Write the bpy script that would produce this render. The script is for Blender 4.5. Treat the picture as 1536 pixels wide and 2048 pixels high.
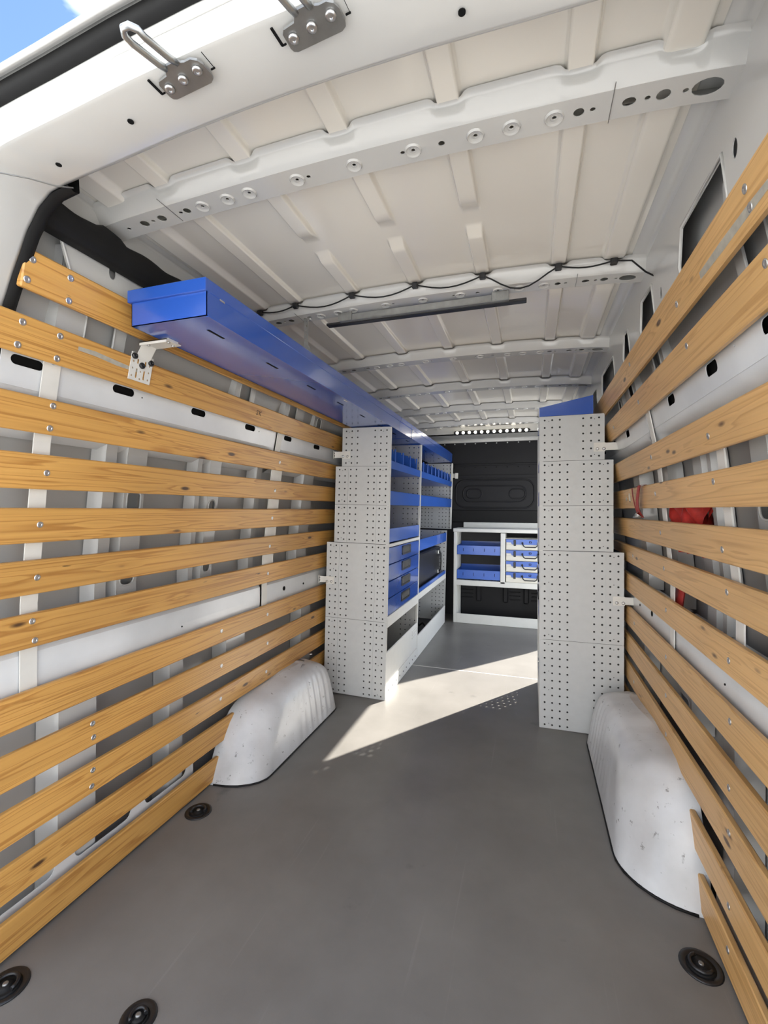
import bpy, bmesh, math, random
from mathutils import Vector, Matrix
random.seed(7)
D = bpy.data
SC = bpy.context.scene
COL = SC.collection
for o in list(D.objects): D.objects.remove(o, do_unlink=True)
PI = math.pi

# ------------------------------------------------------------------ camera
F_PX = 905.0
cam_d = D.cameras.new('camera'); cam = D.objects.new('camera', cam_d); COL.objects.link(cam)
cam_d.sensor_fit = 'VERTICAL'; cam_d.sensor_height = 36.0; cam_d.lens = 36.0 * F_PX / 2048.0
cam_d.clip_start = 0.01; cam_d.clip_end = 500
def cam_matrix(yaw, pit, rol, loc):
    ca, sa, cb, sb, cc, sc = math.cos(yaw), math.sin(yaw), math.cos(pit), math.sin(pit), math.cos(rol), math.sin(rol)
    Yw = Matrix(((ca, sa, 0), (-sa, ca, 0), (0, 0, 1)))
    B = Matrix(((1, 0, 0), (0, 0, -1), (0, 1, 0)))
    P = Matrix(((1, 0, 0), (0, cb, -sb), (0, sb, cb)))
    R = Matrix(((cc, -sc, 0), (sc, cc, 0), (0, 0, 1)))
    M = R @ P @ B @ Yw                       # world -> image axes (x right, y down, z forward)
    V = Matrix(((1, 0, 0), (0, -1, 0), (0, 0, -1))) @ M
    return Matrix.Translation(loc) @ V.transposed().to_4x4()
cam.matrix_world = cam_matrix(math.radians(17.95), math.radians(.40), math.radians(.40), Vector((.405, 0, 1.16)))
SC.camera = cam

# ------------------------------------------------------------------ sky, sun, exposure
SUN_AZ = Vector((-.575, -.818)).normalized()     # horizontal travel of the light
SUN_EL = math.radians(39.0)
world = D.worlds.new('sky'); SC.world = world; world.use_nodes = True
nt = world.node_tree; nt.nodes.clear()
wo = nt.nodes.new('ShaderNodeOutputWorld'); bg = nt.nodes.new('ShaderNodeBackground')
sky = nt.nodes.new('ShaderNodeTexSky'); sky.sky_type = 'NISHITA'; sky.sun_disc = False
sky.sun_elevation = SUN_EL; sky.sun_rotation = math.atan2(-SUN_AZ.x, -SUN_AZ.y)
sky.air_density = 1.0; sky.dust_density = 0.6; sky.ozone_density = 1.2
tc = nt.nodes.new('ShaderNodeTexCoord'); mp = nt.nodes.new('ShaderNodeMapping'); mp.inputs['Scale'].default_value = (1.6, 1.6, 4.0)
nz = nt.nodes.new('ShaderNodeTexNoise'); nz.inputs['Scale'].default_value = 1.9; nz.inputs['Detail'].default_value = 6
cr = nt.nodes.new('ShaderNodeValToRGB'); cr.color_ramp.elements[0].position = .45; cr.color_ramp.elements[1].position = .58
mx = nt.nodes.new('ShaderNodeMix'); mx.data_type = 'RGBA'; mx.inputs['B'].default_value = (9.0, 9.1, 9.2, 1)
nt.links.new(tc.outputs['Generated'], mp.inputs['Vector']); nt.links.new(mp.outputs[0], nz.inputs['Vector'])
nt.links.new(nz.outputs['Fac'], cr.inputs['Fac']); nt.links.new(cr.outputs['Color'], mx.inputs['Factor'])
tint = nt.nodes.new('ShaderNodeMix'); tint.data_type = 'RGBA'; tint.blend_type = 'MULTIPLY'; tint.inputs['Factor'].default_value = 1; tint.inputs['B'].default_value = (.79, .86, 1.0, 1)
mp.inputs['Location'].default_value = (4.37, 8.1, 0.4)
nt.links.new(sky.outputs['Color'], tint.inputs['A']); nt.links.new(tint.outputs['Result'], mx.inputs['A']); nt.links.new(mx.outputs['Result'], bg.inputs['Color'])
bg.inputs['Strength'].default_value = 0.115; nt.links.new(bg.outputs[0], wo.inputs['Surface'])
sun_d = D.lights.new('sun', 'SUN'); sun_d.energy = 6.0; sun_d.angle = math.radians(.55); sun_d.color = (1, .95, .86)
sun = D.objects.new('sun', sun_d); COL.objects.link(sun)
ldir = Vector((SUN_AZ.x * math.cos(SUN_EL), SUN_AZ.y * math.cos(SUN_EL), -math.sin(SUN_EL)))
sun.rotation_euler = ldir.to_track_quat('-Z', 'Y').to_euler(); sun.location = (6, 9, 8)
SC.view_settings.view_transform = 'Standard'; SC.view_settings.look = 'None'
SC.view_settings.gamma = 1.0; SC.view_settings.use_curve_mapping = False
SC.view_settings.exposure = 1.85

# ------------------------------------------------------------------ materials
def new_mat(name):
    m = D.materials.new(name); m.use_nodes = True
    n = m.node_tree.nodes; b = n.get('Principled BSDF'); return m, m.node_tree, b
def simple(name, col, rough=.5, metal=0., coat=0., var=.06, vscale=9., bump=0., bscale=120., spec=.5):
    m, t, b = new_mat(name)
    c = t.nodes.new('ShaderNodeTexCoord'); z = t.nodes.new('ShaderNodeTexNoise'); z.inputs['Scale'].default_value = vscale; z.inputs['Detail'].default_value = 5
    r = t.nodes.new('ShaderNodeValToRGB')
    r.color_ramp.elements[0].position = .3; r.color_ramp.elements[1].position = .7
    r.color_ramp.elements[0].color = (*[max(0, v * (1 - var)) for v in col], 1); r.color_ramp.elements[1].color = (*[min(1, v * (1 + var)) for v in col], 1)
    t.links.new(c.outputs['Object'], z.inputs['Vector']); t.links.new(z.outputs['Fac'], r.inputs['Fac']); t.links.new(r.outputs['Color'], b.inputs['Base Color'])
    b.inputs['Roughness'].default_value = rough; b.inputs['Metallic'].default_value = metal; b.inputs['Coat Weight'].default_value = coat; b.inputs['Coat Roughness'].default_value = .08
    b.inputs['Specular IOR Level'].default_value = spec
    if bump:
        z2 = t.nodes.new('ShaderNodeTexNoise'); z2.inputs['Scale'].default_value = bscale; z2.inputs['Detail'].default_value = 3
        bp = t.nodes.new('ShaderNodeBump'); bp.inputs['Strength'].default_value = bump; bp.inputs['Distance'].default_value = .002
        t.links.new(c.outputs['Object'], z2.inputs['Vector']); t.links.new(z2.outputs['Fac'], bp.inputs['Height']); t.links.new(bp.outputs[0], b.inputs['Normal'])
    return m
def wood(name, light, dark, knot):
    m, t, b = new_mat(name); N = t.nodes.new; L = t.links.new
    c = N('ShaderNodeTexCoord'); oi = N('ShaderNodeObjectInfo')
    cm = N('ShaderNodeCombineXYZ'); mul = N('ShaderNodeMath'); mul.operation = 'MULTIPLY'; mul.inputs[1].default_value = 43.7
    mul2 = N('ShaderNodeMath'); mul2.operation = 'MULTIPLY'; mul2.inputs[1].default_value = 17.3
    L(oi.outputs['Random'], mul.inputs[0]); L(oi.outputs['Random'], mul2.inputs[0]); L(mul.outputs[0], cm.inputs['Y']); L(mul2.outputs[0], cm.inputs['Z'])
    ad = N('ShaderNodeVectorMath'); ad.operation = 'ADD'; L(c.outputs['Object'], ad.inputs[0]); L(cm.outputs[0], ad.inputs[1])
    # knots
    mk = N('ShaderNodeMapping'); mk.inputs['Scale'].default_value = (0, 3.4, 11.0); L(ad.outputs[0], mk.inputs['Vector'])
    vo = N('ShaderNodeTexVoronoi'); vo.voronoi_dimensions = '3D'; vo.inputs['Scale'].default_value = 1.0; vo.inputs['Randomness'].default_value = 1.0; L(mk.outputs[0], vo.inputs['Vector'])
    kr = N('ShaderNodeValToRGB'); e = kr.color_ramp.elements; e[0].position = .055; e[0].color = (1, 1, 1, 1); e[1].position = .10; e[1].color = (0, 0, 0, 1); L(vo.outputs['Distance'], kr.inputs['Fac'])
    halo = N('ShaderNodeMapRange'); halo.inputs['From Min'].default_value = .0; halo.inputs['From Max'].default_value = .34; halo.inputs['To Min'].default_value = .10; halo.inputs['To Max'].default_value = 0; L(vo.outputs['Distance'], halo.inputs['Value'])
    # grain, warped round the knots
    mg = N('ShaderNodeMapping'); mg.inputs['Scale'].default_value = (8, .38, 19); L(ad.outputs[0], mg.inputs['Vector'])
    ng = N('ShaderNodeTexNoise'); ng.inputs['Scale'].default_value = 1.3; ng.inputs['Detail'].default_value = 2; ng.inputs['Distortion'].default_value = .4; L(mg.outputs[0], ng.inputs['Vector'])
    sm = N('ShaderNodeMath'); sm.operation = 'ADD'; L(ng.outputs['Fac'], sm.inputs[0]); L(halo.outputs[0], sm.inputs[1])
    fr = N('ShaderNodeMath'); fr.operation = 'MULTIPLY'; fr.inputs[1].default_value = 9.0; L(sm.outputs[0], fr.inputs[0])
    pp = N('ShaderNodeMath'); pp.operation = 'FRACT'; L(fr.outputs[0], pp.inputs[0])
    rr = N('ShaderNodeValToRGB'); e = rr.color_ramp.elements; e[0].position = 0; e[0].color = (*light, 1); e[1].position = 1; e[1].color = (*light, 1)
    mid = [(a * .45 + d_ * .55) for a, d_ in zip(light, dark)]
    e2 = rr.color_ramp.elements.new(.60); e2.color = (*[(a * .75 + d_ * .25) for a, d_ in zip(light, dark)], 1)
    e3 = rr.color_ramp.elements.new(.86); e3.color = (*dark, 1); e4 = rr.color_ramp.elements.new(.95); e4.color = (*mid, 1)
    L(pp.outputs[0], rr.inputs['Fac'])
    # fine fibre + broad tone
    mf = N('ShaderNodeMapping'); mf.inputs['Scale'].default_value = (60, 3.5, 160); L(ad.outputs[0], mf.inputs['Vector'])
    nf = N('ShaderNodeTexNoise'); nf.inputs['Scale'].default_value = 1; nf.inputs['Detail'].default_value = 4; L(mf.outputs[0], nf.inputs['Vector'])
    nb = N('ShaderNodeTexNoise'); nb.inputs['Scale'].default_value = 1.1; nb.inputs['Detail'].default_value = 2; L(ad.outputs[0], nb.inputs['Vector'])
    tone = N('ShaderNodeMath'); tone.operation = 'MULTIPLY_ADD'; tone.inputs[1].default_value = .28; tone.inputs[2].default_value = .72; L(nf.outputs['Fac'], tone.inputs[0])
    tone2 = N('ShaderNodeMath'); tone2.operation = 'MULTIPLY_ADD'; tone2.inputs[1].default_value = .7; tone2.inputs[2].default_value = .70; L(nb.outputs['Fac'], tone2.inputs[0])
    tm = N('ShaderNodeMath'); tm.operation = 'MULTIPLY'; L(tone.outputs[0], tm.inputs[0]); L(tone2.outputs[0], tm.inputs[1])
    m1 = N('ShaderNodeMix'); m1.data_type = 'RGBA'; m1.blend_type = 'MULTIPLY'; m1.inputs['Factor'].default_value = 1; L(rr.outputs['Color'], m1.inputs['A']); L(tm.outputs[0], m1.inputs['B'])
    m2 = N('ShaderNodeMix'); m2.data_type = 'RGBA'; m2.inputs['B'].default_value = (*knot, 1); L(kr.outputs['Color'], m2.inputs['Factor']); L(m1.outputs['Result'], m2.inputs['A'])
    # scuffs: sparse dark streaks along the board
    ms = N('ShaderNodeMapping'); ms.inputs['Scale'].default_value = (3, 5.5, 45); L(ad.outputs[0], ms.inputs['Vector'])
    ns = N('ShaderNodeTexNoise'); ns.inputs['Scale'].default_value = 1; ns.inputs['Detail'].default_value = 3; L(ms.outputs[0], ns.inputs['Vector'])
    rs = N('ShaderNodeValToRGB'); e = rs.color_ramp.elements; e[0].position = .735; e[0].color = (0, 0, 0, 1); e[1].position = .765; e[1].color = (.85, .85, .85, 1); L(ns.outputs['Fac'], rs.inputs['Fac'])
    m3 = N('ShaderNodeMix'); m3.data_type = 'RGBA'; m3.inputs['B'].default_value = (.035, .025, .018, 1); L(rs.outputs['Color'], m3.inputs['Factor']); L(m2.outputs['Result'], m3.inputs['A'])
    L(m3.outputs['Result'], b.inputs['Base Color'])
    b.inputs['Roughness'].default_value = .42; b.inputs['Coat Weight'].default_value = .15; b.inputs['Coat Roughness'].default_value = .3
    bp = N('ShaderNodeBump'); bp.inputs['Strength'].default_value = .25; bp.inputs['Distance'].default_value = .0015; L(nf.outputs['Fac'], bp.inputs['Height']); L(bp.outputs[0], b.inputs['Normal'])
    return m
def worn(name, base, scratch, amount, rough, coat, sc=(14, 4, 14), stain=None, bump=.0):
    """painted surface with scuffs that have a shape of their own"""
    m, t, b = new_mat(name); N = t.nodes.new; L = t.links.new
    c = N('ShaderNodeTexCoord'); mp = N('ShaderNodeMapping'); mp.inputs['Scale'].default_value = sc; L(c.outputs['Object'], mp.inputs['Vector'])
    n1 = N('ShaderNodeTexNoise'); n1.inputs['Scale'].default_value = 1.6; n1.inputs['Detail'].default_value = 8; n1.inputs['Roughness'].default_value = .68; L(mp.outputs[0], n1.inputs['Vector'])
    r1 = N('ShaderNodeValToRGB'); e = r1.color_ramp.elements; e[0].position = amount; e[0].color = (0, 0, 0, 1); e[1].position = amount + .05; e[1].color = (.9, .9, .9, 1); L(n1.outputs['Fac'], r1.inputs['Fac'])
    n2 = N('ShaderNodeTexNoise'); n2.inputs['Scale'].default_value = 3.2; n2.inputs['Detail'].default_value = 6; L(c.outputs['Object'], n2.inputs['Vector'])
    r2 = N('ShaderNodeValToRGB'); e = r2.color_ramp.elements; e[0].position = .32; e[1].position = .7
    e[0].color = (*(stain or [v * .78 for v in base]), 1); e[1].color = (*base, 1); L(n2.outputs['Fac'], r2.inputs['Fac'])
    m1 = N('ShaderNodeMix'); m1.data_type = 'RGBA'; L(r1.outputs['Color'], m1.inputs['Factor']); L(r2.outputs['Color'], m1.inputs['A']); m1.inputs['B'].default_value = (*scratch, 1)
    L(m1.outputs['Result'], b.inputs['Base Color']); b.inputs['Roughness'].default_value = rough; b.inputs['Coat Weight'].default_value = coat; b.inputs['Coat Roughness'].default_value = .15
    if bump:
        bp = N('ShaderNodeBump'); bp.inputs['Strength'].default_value = bump; bp.inputs['Distance'].default_value = .003; L(n2.outputs['Fac'], bp.inputs['Height']); L(bp.outputs[0], b.inputs['Normal'])
    return m
def floor_mat():
    m, t, b = new_mat('floor_coating'); N = t.nodes.new; L = t.links.new
    c = N('ShaderNodeTexCoord')
    n1 = N('ShaderNodeTexNoise'); n1.inputs['Scale'].default_value = 2.3; n1.inputs['Detail'].default_value = 7; n1.inputs['Roughness'].default_value = .6; L(c.outputs['Object'], n1.inputs['Vector'])
    r1 = N('ShaderNodeValToRGB'); e = r1.color_ramp.elements; e[0].position = .3; e[0].color = (.145, .138, .128, 1); e[1].position = .72; e[1].color = (.205, .195, .182, 1); L(n1.outputs['Fac'], r1.inputs['Fac'])
    ms = N('ShaderNodeMapping'); ms.inputs['Scale'].default_value = (70, 1.6, 1); ms.inputs['Rotation'].default_value = (0, 0, .16); L(c.outputs['Object'], ms.inputs['Vector'])
    n2 = N('ShaderNodeTexNoise'); n2.inputs['Scale'].default_value = 1; n2.inputs['Detail'].default_value = 3; L(ms.outputs[0], n2.inputs['Vector'])
    r2 = N('ShaderNodeValToRGB'); e = r2.color_ramp.elements; e[0].position = .66; e[0].color = (0, 0, 0, 1); e[1].position = .78; e[1].color = (.16, .16, .16, 1); L(n2.outputs['Fac'], r2.inputs['Fac'])
    m1 = N('ShaderNodeMix'); m1.data_type = 'RGBA'; L(r2.outputs['Color'], m1.inputs['Factor']); L(r1.outputs['Color'], m1.inputs['A']); m1.inputs['B'].default_value = (.34, .33, .32, 1)
    n3 = N('ShaderNodeTexNoise'); n3.inputs['Scale'].default_value = 5.5; n3.inputs['Detail'].default_value = 5; L(c.outputs['Object'], n3.inputs['Vector'])
    r3 = N('ShaderNodeValToRGB'); e = r3.color_ramp.elements; e[0].position = .67; e[0].color = (0, 0, 0, 1); e[1].position = .76; e[1].color = (.6, .6, .6, 1); L(n3.outputs['Fac'], r3.inputs['Fac'])
    m2 = N('ShaderNodeMix'); m2.data_type = 'RGBA'; L(r3.outputs['Color'], m2.inputs['Factor']); L(m1.outputs['Result'], m2.inputs['A']); m2.inputs['B'].default_value = (.06, .058, .056, 1)
    L(m2.outputs['Result'], b.inputs['Base Color']); b.inputs['Roughness'].default_value = .36
    n4 = N('ShaderNodeTexNoise'); n4.inputs['Scale'].default_value = 260; L(c.outputs['Object'], n4.inputs['Vector'])
    bp = N('ShaderNodeBump'); bp.inputs['Strength'].default_value = .12; bp.inputs['Distance'].default_value = .001; L(n4.outputs['Fac'], bp.inputs['Height']); L(bp.outputs[0], b.inputs['Normal'])
    return m
def emit(name, col, s):
    m, t, b = new_mat(name); b.inputs['Emission Color'].default_value = (*col, 1); b.inputs['Emission Strength'].default_value = s; b.inputs['Base Color'].default_value = (*col, 1); return m
M = dict(
    white=simple('white_body_paint', (.56, .555, .53), .22, 0, .5, .03, 2.0),
    roof=simple('white_roof_paint', (.77, .735, .66), .20, 0, .6, .03, 1.5),
    skin=simple('grey_primer_skin', (.43, .43, .42), .40, 0, .1, .06, 2.5),
    pillar=simple('thin_white_primer', (.50, .50, .485), .32, 0, .3, .05, 2.5),
    strap=simple('cream_metal_strap', (.66, .64, .59), .42, 0, 0, .05, 14),
    pine=wood('varnished_pine', (.66, .355, .095), (.44, .20, .045), (.085, .04, .016)),
    pine2=wood('pale_pine', (.70, .415, .160), (.54, .295, .10), (.10, .05, .02)),
    panel=simple('light_grey_powder_coat', (.52, .53, .525), .45, 0, 0, .02, 30, .05, 400),
    frame=simple('cream_powder_coat', (.70, .70, .66), .42, 0, 0, .02, 20),
    blue=simple('glossy_blue_paint', (.022, .085, .40), .22, 0, .6, .04, 3),
    blue2=simple('blue_tray_paint', (.028, .115, .50), .30, 0, .3, .04, 3),
    plastic=simple('black_plastic', (.012, .012, .013), .35, 0, 0, .1, 20),
    rubber=simple('black_rubber', (.010, .010, .010), .6, 0, 0, .1, 30, .1, 90, .25),
    dark=simple('dark_back_sheet', (.035, .034, .032), .6, 0, 0, .1, 6),
    bulk=simple('charcoal_bulkhead_paint', (.011, .011, .013), .55, 0, 0, .08, 4, .05, 200, .3),
    steel=simple('zinc_steel', (.50, .51, .50), .32, .9, 0, .10, 40),
    gsteel=simple('grey_steel_plate', (.30, .30, .29), .42, .8, 0, .12, 30),
    screw=simple('screw_metal', (.62, .62, .62), .28, .9, 0, .1, 200),
    hole=simple('hole_shade', (.008, .008, .008), .8, 0, 0, 0, 10, 0, 1, .1),  # near-black colour stands in for the shade inside holes and slots
    arch=worn('scuffed_white_arch', (.70, .71, .72), (.16, .15, .14), .625, .35, .2, (22, 17, 22), (.40, .395, .39), .4),
    rail=worn('white_rail_paint', (.72, .73, .73), (.30, .28, .25), .74, .28, .4, (7, 3, 14)),
    red=simple('red_webbing', (.42, .025, .018), .55, 0, 0, .18, 60, .3, 300),
    tape=simple('pale_tape_residue', (.70, .66, .56), .7, 0, 0, .1, 60),
    cream=simple('cream_case_plastic', (.72, .70, .62), .4, 0, 0, .02, 10),
    lampglass=emit('warm_led', (1, .93, .78), 5.0),
    lampoff=simple('clear_led_lens', (.8, .8, .78), .1, 0, .5, .02, 10),
    ground=simple('pale_paving', (.43, .43, .425), .8, 0, 0, .08, .8),
    facade=simple('pale_render_facade', (.74, .755, .765), .8, 0, 0, .05, .6),
    floor=floor_mat(),
)

# ------------------------------------------------------------------ mesh helpers
def link(name, me, mat=None, parent=None):
    o = D.objects.new(name, me); COL.objects.link(o)
    if mat is not None and me is not None and len(me.materials) == 0: me.materials.append(M[mat] if isinstance(mat, str) else mat)
    if parent is not None: o.parent = parent
    return o
def tag(o, label, cat, group=None):
    o['label'] = label; o['category'] = cat
    if group: o['group'] = group
    return o
def struct(o): o['kind'] = 'structure'; return o
def thing(name, label, cat, loc=(0, 0, 0), rot=(0, 0, 0), group=None):
    o = D.objects.new(name, None); COL.objects.link(o); o.location = loc; o.rotation_euler = rot; o.empty_display_size = .05
    return tag(o, label, cat, group)
class MB:
    def __init__(s): s.v = []; s.f = []; s.sm = []
    def add(s, vs, fs, smooth=False):
        k = len(s.v); s.v += [tuple(v) for v in vs]; s.f += [tuple(i + k for i in f) for f in fs]; s.sm += [smooth] * len(fs); return s
    def box(s, x0, x1, y0, y1, z0, z1, b=0.0, mat=None):
        x0, x1 = min(x0, x1), max(x0, x1); y0, y1 = min(y0, y1), max(y0, y1); z0, z1 = min(z0, z1), max(z0, z1)
        b = min(b, (x1 - x0) * .45, (y1 - y0) * .45, (z1 - z0) * .45)
        if b <= 0:
            vs = [(x, y, z) for x in (x0, x1) for y in (y0, y1) for z in (z0, z1)]
            fs = [(0, 1, 3, 2), (4, 6, 7, 5), (0, 4, 5, 1), (2, 3, 7, 6), (0, 2, 6, 4), (1, 5, 7, 3)]
        else:
            vs = []
            X = (x0, x1); Y = (y0, y1); Z = (z0, z1)
            idx = {}
            for i in (0, 1):
                for j in (0, 1):
                    for k in (0, 1):
                        sx, sy, sz = (1, -1)[i], (1, -1)[j], (1, -1)[k]
                        idx[i, j, k, 0] = len(vs); vs.append((X[i], Y[j] + sy * b, Z[k] + sz * b))
                        idx[i, j, k, 1] = len(vs); vs.append((X[i] + sx * b, Y[j], Z[k] + sz * b))
                        idx[i, j, k, 2] = len(vs); vs.append((X[i] + sx * b, Y[j] + sy * b, Z[k]))
            fs = []
            for i in (0, 1):
                fs.append([idx[i, 0, 0, 0], idx[i, 0, 1, 0], idx[i, 1, 1, 0], idx[i, 1, 0, 0]][::(1 if i == 0 else -1)])
                fs.append([idx[0, i, 0, 1], idx[1, i, 0, 1], idx[1, i, 1, 1], idx[0, i, 1, 1]][::(1 if i == 0 else -1)])
                fs.append([idx[0, 0, i, 2], idx[0, 1, i, 2], idx[1, 1, i, 2], idx[1, 0, i, 2]][::(1 if i == 0 else -1)])
            for i in (0, 1):
                for j in (0, 1):
                    fs.append([idx[i, j, 0, 0], idx[i, j, 1, 0], idx[i, j, 1, 1], idx[i, j, 0, 1]])
                    fs.append([idx[i, 0, j, 0], idx[i, 1, j, 0], idx[i, 1, j, 2], idx[i, 0, j, 2]])
                    fs.append([idx[0, i, j, 1], idx[1, i, j, 1], idx[1, i, j, 2], idx[0, i, j, 2]])
                    for k in (0, 1): fs.append([idx[i, j, k, 0], idx[i, j, k, 1], idx[i, j, k, 2]])
        if mat is not None: vs = [mat @ Vector(v) for v in vs]
        return s.add(vs, fs)
    def tube(s, pts, r, seg=8, cap=True, closed=False):
        pts = [Vector(p) for p in pts]; n = len(pts); rings = []; up = Vector((0, 0, 1))
        k0 = len(s.v)
        prev = None
        for i, p in enumerate(pts):
            if closed: t = (pts[(i + 1) % n] - pts[i - 1]).normalized()
            else: t = (pts[min(i + 1, n - 1)] - pts[max(i - 1, 0)]).normalized()
            if prev is None:
                a = up if abs(t.dot(up)) < .9 else Vector((1, 0, 0)); u = t.cross(a).normalized()
            else: u = (prev - t * prev.dot(t)).normalized()
            prev = u; w = t.cross(u)
            rr = r[i] if isinstance(r, (list, tuple)) else r
            s.v += [tuple(p + (u * math.cos(2 * PI * q / seg) + w * math.sin(2 * PI * q / seg)) * rr) for q in range(seg)]
        m = n if closed else n - 1
        for i in range(m):
            a = k0 + i * seg; b_ = k0 + ((i + 1) % n) * seg
            for q in range(seg):
                s.f.append((a + q, a + (q + 1) % seg, b_ + (q + 1) % seg, b_ + q)); s.sm.append(True)
        if cap and not closed:
            s.f.append(tuple(k0 + q for q in range(seg))[::-1]); s.f.append(tuple(k0 + (n - 1) * seg + q for q in range(seg))); s.sm += [False, False]
        return s
    def lathe(s, prof, c, axis='z', seg=20):
        """prof: list of (radius, height) revolved about the axis through c"""
        k0 = len(s.v); c = Vector(c)
        for r, h in prof:
            for q in range(seg):
                a = 2 * PI * q / seg; x, y = r * math.cos(a), r * math.sin(a)
                d = {'z': (x, y, h), 'x': (h, x, y), 'y': (y, h, x)}[axis]
                s.v.append(tuple(c + Vector(d)))
        for i in range(len(prof) - 1):
            for q in range(seg):
                a = k0 + i * seg; b_ = a + seg
                s.f.append((a + q, a + (q + 1) % seg, b_ + (q + 1) % seg, b_ + q)); s.sm.append(True)
        s.f.append(tuple(k0 + q for q in range(seg))[::-1]); s.f.append(tuple(k0 + (len(prof) - 1) * seg + q for q in range(seg))); s.sm += [False, False]
        return s
    def sheet(s, P, smooth=True):
        """P[i][j] grid of points"""
        k0 = len(s.v); n = len(P); m = len(P[0])
        for row in P: s.v += [tuple(p) for p in row]
        for i in range(n - 1):
            for j in range(m - 1):
                s.f.append((k0 + i * m + j, k0 + i * m + j + 1, k0 + (i + 1) * m + j + 1, k0 + (i + 1) * m + j)); s.sm.append(smooth)
        return s
    def mesh(s, me, fn=None, smooth=False):
        k = len(s.v); s.v += [tuple(fn(v.co)) if fn else tuple(v.co) for v in me.vertices]
        for p in me.polygons: s.f.append(tuple(i + k for i in p.vertices)); s.sm.append(smooth)
        return s
    def me(s, name):
        me = D.meshes.new(name); me.from_pydata(s.v, [], s.f); me.polygons.foreach_set('use_smooth', s.sm)
        bm = bmesh.new(); bm.from_mesh(me); bmesh.ops.recalc_face_normals(bm, faces=bm.faces); bm.to_mesh(me); bm.free()
        me.update(); return me
    def ob(s, name, mat, parent=None): return link(name, s.me(name), mat, parent)
def rrect(cx, cy, w, h, r, n=4):
    pts = []; r = min(r, w / 2 - 1e-5, h / 2 - 1e-5)
    for k, (sx, sy) in enumerate(((1, 1), (-1, 1), (-1, -1), (1, -1))):
        for i in range(n + 1):
            a = PI / 2 * (k + i / n); pts.append((cx + sx * (w / 2 - r) + r * math.cos(a), cy + sy * (h / 2 - r) + r * math.sin(a)))
    return pts
def circ(cx, cy, r, n=12, ry=None): return [(cx + r * math.cos(2 * PI * i / n), cy + (ry or r) * math.sin(2 * PI * i / n)) for i in range(n)]
def plate(outline, holes, th):
    """flat plate in local xy (thickness th about z=0) with holes, as a mesh datablock"""
    cu = D.curves.new('plate', 'CURVE'); cu.dimensions = '2D'; cu.fill_mode = 'BOTH'; cu.extrude = th / 2
    for pl in [outline] + list(holes):
        sp = cu.splines.new('POLY'); sp.points.add(len(pl) - 1)
        for p, q in zip(sp.points, pl): p.co = (q[0], q[1], 0, 1)
        sp.use_cyclic_u = True
    ob = D.objects.new('plate_tmp', cu); COL.objects.link(ob)
    me = ob.to_mesh().copy(); ob.to_mesh_clear()
    D.objects.remove(ob); D.curves.remove(cu)
    return me
def cut(me, axis, vals):
    bm = bmesh.new(); bm.from_mesh(me)
    for v in vals:
        co = [0, 0, 0]; no = [0, 0, 0]; co[axis] = v; no[axis] = 1
        bmesh.ops.bisect_plane(bm, geom=bm.verts[:] + bm.edges[:] + bm.faces[:], dist=1e-6, plane_co=co, plane_no=no)
    bm.to_mesh(me); bm.free(); return me
def subdiv_line(pts, step):
    out = []; n = len(pts)
    for i in range(n):
        a, b = Vector(pts[i]), Vector(pts[(i + 1) % n]); k = max(1, int((b - a).length / step))
        for j in range(k): out.append(tuple(a + (b - a) * j / k))
    return out
def interp(x, xs, ys):
    if x <= xs[0]: return ys[0]
    for i in range(len(xs) - 1):
        if x <= xs[i + 1]: return ys[i] + (ys[i + 1] - ys[i]) * (x - xs[i]) / (xs[i + 1] - xs[i])
    return ys[-1]
ZP = [0, .9, 1.33, 1.53, 1.76, 1.96, 2.1]
XL = [-.853, -.845, -.797, -.760, -.710, -.698, -.690]
XR = [.880, .873, .825, .785, .736, .724, .716]
def wx(side, z, d=0.): return interp(z, ZP, XL if side < 0 else XR) + side * d    # face of the boards, d outwards
def zroof(x): return 1.992 - .040 * x * x - (.25 * max(0, abs(x) - .62) ** 2)

# ================================================================== SETTING
# ---- outside ground
g = MB().box(-40, 40, -40, 45, -.80, -.62).ob('ground', 'ground'); struct(g)

BD_ = struct(MB().box(-9, 10, -11.4, -11.0, -.62, 5.6).ob('wall_outside', 'facade'))
for i in range(6):
    for j in range(2): MB().box(-7.6 + i * 2.9, -6.3 + i * 2.9, -11.01, -10.97, .5 + j * 2.7, 2.1 + j * 2.7).ob('window_pane', 'plastic', BD_)

# ---- floor
fl = struct(MB().box(-.97, .99, .60, 5.02, -.06, -.012).ob('floor', 'dark'))
def floor_panel(y0, y1): MB().box(-.90, .915, y0, y1, -.012, 0, .0015).ob('floor_panel', 'floor', fl)
floor_panel(.60, 3.262); floor_panel(3.267, 5.0)
MB().box(-.60, .86, 3.2605, 3.2685, -.010, .0008).ob('joint_strip', 'strap', fl)
MB().box(-.95, .96, .535, .602, -.10, -.004, .008).ob('sill_plate', 'gsteel', fl)

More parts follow.
